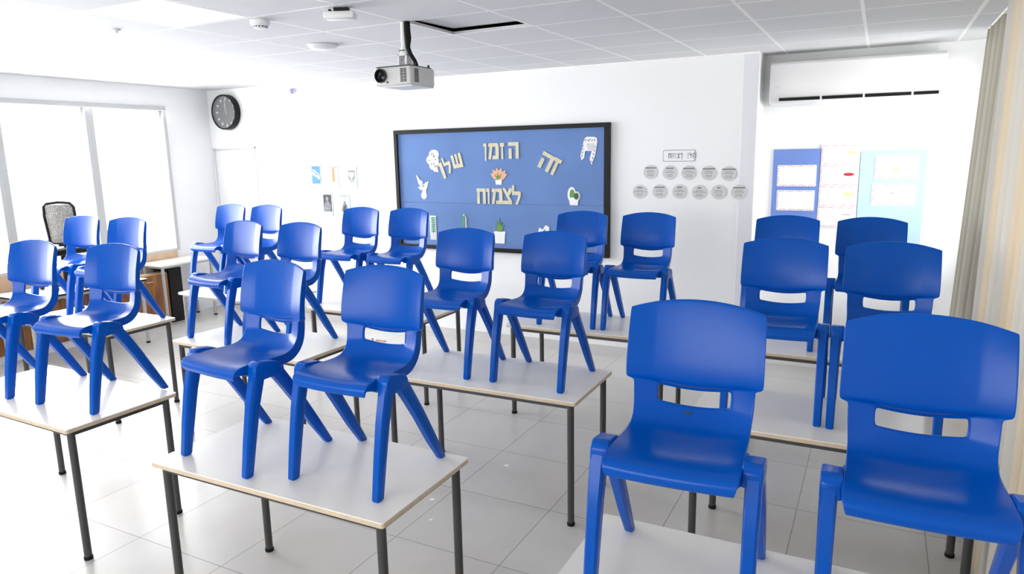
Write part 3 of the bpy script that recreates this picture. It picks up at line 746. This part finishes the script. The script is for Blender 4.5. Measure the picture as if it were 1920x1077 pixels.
cut('paper_white_bouquet', (-4.29, 1.94), 'white leafy cluster cut from paper beside the slanting word at the upper left', 'paper plant', [
    ('foliage', MAT['paper'], [arc((.01, .06), .065, .05, 0, 360, 12), arc((-.035, .0), .055, .05, 0, 360, 12), arc((.02, -.01), .05, .06, 0, 360, 12), arc((-.01, -.06), .045, .045, 0, 360, 12), [(-.02, -.08), (.05, -.08), (.06, -.13), (.0, -.12)]], .0005),
    ('leaf_print', MAT['ink'], [leaf(-.04+.02*(k % 5), .06-.03*(k//2), 40*k, .03, .006) for k in range(10)], .0035)])
cut('paper_white_sprig', (-4.43, 1.66), 'white pointed leaf sprig cut from paper at the left side of the board', 'paper plant', [
    ('foliage', MAT['paper'], [leaf(-.005, -.02, 122, .17, .028), leaf(.0, -.03, 52, .11, .025), leaf(.005, -.05, 75, .10, .03), leaf(-.01, -.03, 165, .07, .02), arc((0, -.10), .037, .042, 0, 360, 14), B4(-.018, -.08, .03, -.01)], .0005),
    ('leaf_print', MAT['ink_m'], [leaf(-.02, -.01, 20, .05, .004), leaf(-.0, -.01, 130, .05, .004), leaf(-.035, .05, 120, .06, .003)], .0035)])
cut('paper_fern', (-4.325, 1.21), 'tall striped green plant cut from paper at the lower left corner of the board', 'paper plant', [
    ('backing', MAT['paper'], [B4(-.045, -.05, .04, .13)], .0005), ('foliage', MAT['green_t'], [leaf(0, -.05+.024*k, a, .045, .007) for k in range(7) for a in (30, 150)]+[B4(-.004, -.06, .004, .12)], .0035), ('pot', MAT['paper_g'], [pot(.09, .09, -.135)], .0035)])
cut('paper_palm', (-3.925, 1.28), 'narrow green stalk plant cut from paper behind a chair top, lower left of the board', 'paper plant', [
    ('backing', MAT['paper_g'], [[(-.03, -.10), (.03, -.10), (.028, .05), (.0, .09), (-.028, .07)]], .0005), ('foliage', MAT['green_t'], [leaf(-.01, -.08+.03*k, a, .045, .008) for k in range(5) for a in (65, 115)], .0035)])
cut('paper_small_bouquet', (-2.99, 1.20), 'small white and green bouquet cut from paper just above a chair top', 'paper plant', [
    ('backing', MAT['paper'], [[(-.07, -.02), (-.05, .05), (-.01, .03), (.02, .075), (.06, .06), (.065, -.04), (0, -.08)]], .0005), ('foliage', MAT['green_t'], [leaf(-.03+.025*k, -.03+.005*k, 60+20*(k % 3), .06, .006) for k in range(4)], .0035)])

# ------------------------------------------------------------------ small picture cards
def card(x0, x1, z0, z1, label, parts, cap=True):
    cx, cz = (x0+x1)/2, (z0+z1)/2; hx, hz = (x1-x0)/2, (z1-z0)/2
    r = empty('picture_card', (cx, YB-.001, cz), 0, label, 'picture card', 'small picture cards beside the bulletin board')
    MB().box(-hx, hx, -.004, 0, -hz, hz).build('sleeve', MAT['sleeve'], r)
    for nm, m, polys, d0 in parts:
        mb = MB()
        for q_, p in enumerate(polys): mb.prism([(a*hx, b*hz) for a, b in p], 'y', -.004-d0-.0006-.0001*q_, -.004-d0)
        mb.build(nm, m, r)
    return r
F = B4(-.82, -.62, .82, .88)
star = [[(.5+.22*math.cos(math.radians(a)), .12+.16*math.sin(math.radians(a))) for a in (90+s, 210+s, 330+s)] for s in (0, 60)]
card(-6.06, -5.90, 1.63, 1.905, 'picture card of a blue and white flag against blue sky, top left of five', [('print', MAT['sky_print'], [F], .0),
     ('flag', MAT['paper'], [[(-.75, .62), (-.2, .55), (.3, .3), (.7, .22), (.72, -.28), (.35, -.2), (-.1, .0), (-.72, .1)]], .001),
     ('flag_stripes', MAT['board_b'], [[(-.75, .55), (-.2, .48), (.3, .23), (.7, .15), (.7, .06), (.3, .13), (-.2, .37), (-.75, .45)], [(-.72, .22), (-.1, .12), (.35, -.08), (.72, -.15), (.72, -.22), (.35, -.15), (-.1, .05), (-.72, .15)]]+[[(a-.45, b+.1) for a, b in p] for p in star], .002)])
card(-5.787, -5.637, 1.637, 1.892, 'picture card of a tall brown scroll on white, top middle of five', [('print', MAT['paper'], [F], .0), ('border', MAT['ink'], [B4(-.82, .80, .82, .88)], .001), ('scroll', MAT['tan'], [B4(-.26, -.48, .24, .78)], .001)])
card(-5.517, -5.365, 1.633, 1.889, 'picture card of a grey shield emblem with a candelabrum, top right of five', [('print', MAT['paper'], [F], .0),
     ('shield', MAT['ink'], [[(-.66, .6), (.66, .6), (.66, -.1), (.4, -.38), (0, -.5), (-.4, -.38), (-.66, -.1)]], .001),
     ('candelabrum', MAT['paper'], [B4(-.05, -.28, .05, .42), B4(-.25, -.34, .25, -.26)]+[[(s*a, .42), (s*(a+.07), .42), (s*(a+.05), .1), (s*.04, -.12), (0, -.04), (s*(a-.02), .14)] for s in (-1, 1) for a in (.14, .28, .42)], .002)])
card(-5.906, -5.755, 1.303, 1.569, 'picture card with a dark portrait of a person in a suit, bottom left of five', [('print', MAT['ink_d'], [F], .0),
     ('face', MAT['ink'], [arc((-.05, .5), .26, .2, 0, 360, 14)], .001), ('jacket', MAT['ink_m'], [[(-.8, -.6), (-.6, .1), (-.15, .3), (.3, .25), (.75, -.1), (.6, -.6)]], .001), ('paper_in_hand', MAT['ink'], [[(-.6, -.2), (.4, -.35), (.1, -.5), (-.75, -.4)], [(.1, .1), (.3, .12), (.2, -.2)]], .002)])
card(-5.648, -5.493, 1.298, 1.562, 'picture card with a pale portrait of a bearded seated person, bottom right of five', [('print', MAT['paper_g'], [F], .0), ('border', MAT['ink_m'], [B4(-.82, .82, .82, .88)], .001),
     ('face', MAT['paper'], [arc((.0, .52), .17, .17, 0, 360, 14)], .002), ('beard', MAT['ink_d'], [arc((.0, .38), .16, .14, 180, 360, 8)], .0015), ('hair', MAT['ink_d'], [arc((0, .6), .2, .12, 0, 180, 8)], .0015), ('jacket', MAT['ink_m'], [[(-.65, -.55), (-.35, .0), (-.15, .25), (.2, .25), (.5, -.05), (.72, -.55)]], .001), ('waistcoat', MAT['ink_d'], [[(-.2, -.1), (.3, .1), (.1, -.55), (-.4, -.5)]], .0025)])

# ------------------------------------------------------------------ sign and round cards
r = empty('header_sign', (-1.639, YB-.001, 1.946), 0, 'white header sign with rounded corners and faint hebrew lettering above the round cards', 'sign')
rc = lambda hx, hz, q: arc((hx-q, hz-q), q, q, 0, 90, 4)+arc((-hx+q, hz-q), q, q, 90, 180, 4)+arc((-hx+q, -hz+q), q, q, 180, 270, 4)+arc((hx-q, -hz+q), q, q, 270, 360, 4)
MB().prism(rc(.147, .052, .012), 'y', -.003, 0).build('border', MAT['ink'], r)
MB().prism(rc(.142, .047, .012), 'y', -.0045, -.002).build('panel', MAT['paper'], r)
mb = MB(); x = -.098
for kind, wd in (('het', .03), ('vav', .014), ('vav', .014), ('tsadi', .026), ('kaf_sofit', .02), (None, .03), ('nun_sofit', .012), ('lamed', .02), ('he', .026)):
    if kind:
        for poly in LET[kind]: mb.prism([(x+a*wd, (b-.5)*.045) for a, b in poly], 'y', -.0055, -.0045)
    x += wd+.007
mb.build('lettering', MAT['ink'], r)
pos = [(-1.9, 1.80, 'first from the left in the upper row', 0), (-1.72, 1.795, 'second from the left in the upper row', 1), (-1.545, 1.792, 'in the middle of the upper row', 0), (-1.367, 1.788, 'fourth from the left in the upper row', 0), (-1.193, 1.783, 'last on the right of the upper row', 0),
       (-2.0, 1.617, 'first from the left in the lower row', 0), (-1.811, 1.622, 'second from the left in the lower row', 0), (-1.625, 1.622, 'third from the left in the lower row', 1), (-1.446, 1.618, 'fourth from the left in the lower row', 0), (-1.274, 1.620, 'fifth from the left in the lower row', 1), (-1.098, 1.622, 'last in the lower row, partly on the grey painted-shadow strip', 0)]
heads = [.10, .07, .105, .11, .115, .05, .09, .045, .035, .03, .10]
for i, (x, z, wh, k) in enumerate(pos):
    r = empty('round_card', (x, YB-.001-(.006 if x > -1.18 else 0), z), 0, 'round pale grey text card '+wh, 'round card', 'round text cards right of the bulletin board')
    n = 10
    MB().prism(arc((0, 0), .068, .066, 0, 342, 19), 'y', -.003, 0).build('disc', MAT['paper_g'], r)
    hw = heads[i]/2
    MB().prism(B4(-hw, .032, hw, .044), 'y', -.0042, -.003).build('heading', MAT['ink_m'], r)
    mb = MB()
    for zz, ww in ((.012, .03), (-.002, .036+.01*(i % 3)), (-.022, .03), (-.036, .034-.006*(i % 2))): mb.prism(B4(-ww, zz, ww, zz+.005), 'y', -.0042, -.003)
    mb.build('text_lines', MAT['ink'], r)

# ------------------------------------------------------------------ blue boards and bordered sheets in the recess
o = MB().box(-.865, -.475, YR-.012, YR-.001, .95, 1.985).build('display_panel', MAT['board_b'], bevel=.002); tag(o, 'periwinkle blue display panel on the recessed wall below the air conditioner', 'display panel', 'blue panels on the recessed wall')
o = MB().box(-.160, .335, YR-.012, YR-.001, .95, 1.963).build('display_panel', MAT['board_c'], bevel=.002); tag(o, 'blue display panel painted pale for glare beside the curtain', 'display panel', 'blue panels on the recessed wall')
def sheet(x0, x1, z0, z1, y, label, extra=()):
    cx, cz = (x0+x1)/2, (z0+z1)/2; hx, hz = (x1-x0)/2, (z1-z0)/2
    r = empty('bordered_sheet', (cx, y, cz), 0, label, 'paper sheet', 'white sheets with scalloped borders')
    pts = []
    n = 9
    def edge(ax, ay, bx, by, m):
        for k in range(m):
            for s_, d_ in ((0, 0), (.25, .003), (.5, .004), (.75, .003)):
                t_ = (k+s_)/m; nx, ny = (by-ay), -(bx-ax); l = math.hypot(nx, ny); pts.append((ax+(bx-ax)*t_+nx/l*d_, ay+(by-ay)*t_+ny/l*d_))
    edge(-hx, -hz, hx, -hz, 12); edge(hx, -hz, hx, hz, 7); edge(hx, hz, -hx, hz, 12); edge(-hx, hz, -hx, -hz, 7)
    MB().prism(pts, 'y', -.002, 0).build('sheet', MAT['paper'], r)
    def wave(ax, az, bx, bz, m):      # thin scalloped line printed along one edge
        P_, Q_ = [], []
        for k in range(m*4+1):
            t_ = k/(m*4); w_ = .003*math.sin(PI*2*t_*m); dx, dz = bx-ax, bz-az; l = math.hypot(dx, dz); nx, nz = -dz/l, dx/l
            th = .0035 if (k//4) % 3 else .0012
            x_, z_ = ax+dx*t_+nx*(.005+w_), az+dz*t_+nz*(.005+w_)
            P_.append((x_+nx*th, z_+nz*th)); Q_.append((x_, z_))
        v = [(p[0], -.0028, p[1]) for p in P_]+[(q[0], -.0028, q[1]) for q in Q_]; n_ = len(P_)
        return v, [(i, i+1, n_+i+1, n_+i) for i in range(n_-1)]
    mb = MB()
    for e_ in ((-hx, -hz, hx, -hz, 12), (hx, hz, -hx, hz, 12), (-hx, hz, -hx, -hz, 7)): mb.add(*wave(*e_))
    mb.build('scalloped_border', MAT['pink'], r)
    for nm, m, p in extra: MB().prism(p, 'y', -.003, -.002).build(nm, m, r)
y1 = YR-.0125
sheet(-.822, -.503, 1.661, 1.843, y1, 'bordered sheet on the periwinkle panel, upper one')
sheet(-.818, -.507, 1.446, 1.622, y1, 'bordered sheet on the periwinkle panel, lower one')
mid = 'bordered sheet between the two blue panels, '
sheet(-.467, -.168, 1.846, 2.014, y1, mid+'topmost', [('word_patch', MAT['yellow'], B4(.06, .005, .12, .03))])
sheet(-.467, -.168, 1.669, 1.840, y1, mid+'with a dark red oval', [('red_oval', MAT['red'], arc((.075, .008), .043, .014, 0, 345, 20))])
sheet(-.470, -.168, 1.487, 1.663, y1, mid+'third from the top with a yellow patch', [('word_patch', MAT['yellow'], B4(.05, .0, .115, .032))])
sheet(-.472, -.168, 1.308, 1.481, y1, mid+'just above the chair backs', [('word_line', MAT['ink'], B4(.045, .018, .11, .024))])
sheet(-.045, .272, 1.730, 1.915, y1, 'bordered sheet on the pale blue panel, upper one', [('word_patch', MAT['yellow'], B4(-.03, -.03, .02, -.012))])
sheet(-.055, .268, 1.503, 1.680, y1, 'bordered sheet on the pale blue panel, lower one', [('word_line', MAT['ink_m'], B4(-.025, .01, .005, .015))])

# ------------------------------------------------------------------ air conditioner
r = empty('air_conditioner', (-.24, YR, 2.54), 0, 'white split air conditioner high on the recessed wall at the right', 'air conditioner')
prof = [(-.001, .165), (-.20, .175), (-.238, .150), (-.246, .02), (-.240, -.115), (-.215, -.165), (-.10, -.185), (-.001, -.185)]
MB().prism([(a, b) for a, b in prof], 'x', -.655, .64).build('housing', MAT['white'], r, bevel=.008, smooth=True, segs=3)
MB().prism([(-.2475, -.125), (-.2435, -.125), (-.236, -.150), (-.242, -.150)], 'x', -.575, .60).build('outlet_slot', MAT['black'], r)
mb = MB()
for x in (-.245, .075, .42): mb.prism([(-.249, -.122), (-.2435, -.122), (-.236, -.152), (-.244, -.152)], 'x', x-.007, x+.007)
mb.build('slot_divider', MAT['white'], r)
MB().prism([(-.243, -.152), (-.237, -.152), (-.222, -.167), (-.228, -.167)], 'x', -.575, .60).build('flap', MAT['wall_grey'], r)
MB().box(-.62, -.57, -.2475, -.244, -.045, -.03).build('status_badge', MAT['wall_grey'], r)

# ------------------------------------------------------------------ curtains
def curtain(name, y0, y1, x_top, x_bot, z0, z1, amp, nf, m, label, lean=0, seed=1, near=0):
    rnd = random.Random(seed); nU = nf*12; nV = 14
    ph = [rnd.uniform(-.5, .5) for _ in range(nf+2)]
    V, F, UV = [], [], []
    for j in range(nV+1):
        v = j/nV; z = z0+(z1-z0)*v; xc = x_bot+(x_top-x_bot)*v
        for i in range(nU+1):
            u = i/nU; q = u*nf; k = int(q)
            y = y0+(y1-y0)*u + lean*(1-v)*(u) + .012*math.sin(q*PI*2+1.3)*(1-v*.4)
            a = amp*(.7+.3*math.sin(ph[k]*6))*(1-.35*v)
            V.append((xc + near*(1-u)**2 + a*math.sin(q*2*PI+.5*math.sin(v*3+k*0)), y, z)); UV.append(((y1-y0)*u*1.35, z))
    for j in range(nV):
        for i in range(nU):
            a = j*(nU+1)+i; F.append((a, a+1, a+nU+2, a+nU+1))
    me = bpy.data.meshes.new(name); me.from_pydata(V, [], F); me.materials.append(m)
    uvl = me.uv_layers.new(name='UVMap')
    for lp in me.loops: uvl.data[lp.index].uv = UV[lp.vertex_index]
    me.polygons.foreach_set('use_smooth', [True]*len(F))
    o = bpy.data.objects.new(name, me); C.objects.link(o); tag(o, label, 'curtain', 'curtains on the right wall')
    md = o.modifiers.new('solid', 'SOLIDIFY'); md.thickness = .003
    return o
curtain('curtain', 4.35, 6.12, .605, .530, .03, 2.78, .026, 12, MAT['curtain_g'], 'bunched grey-beige curtain length at the far end of the right wall', seed=3, near=.09)
curtain('curtain', 2.3, 4.62, .540, .522, .03, 2.78, .035, 13, MAT['curtain'], 'broad beige striped curtain filling the right edge of the photo', seed=5)
o = MB().tube([(.60, 2.0, 2.785), (.60, 6.2, 2.785)], .008, 10).build('curtain_rail', MAT['white'], smooth=True); tag(o, 'white curtain rail under the ceiling along the right wall', 'curtain rail')
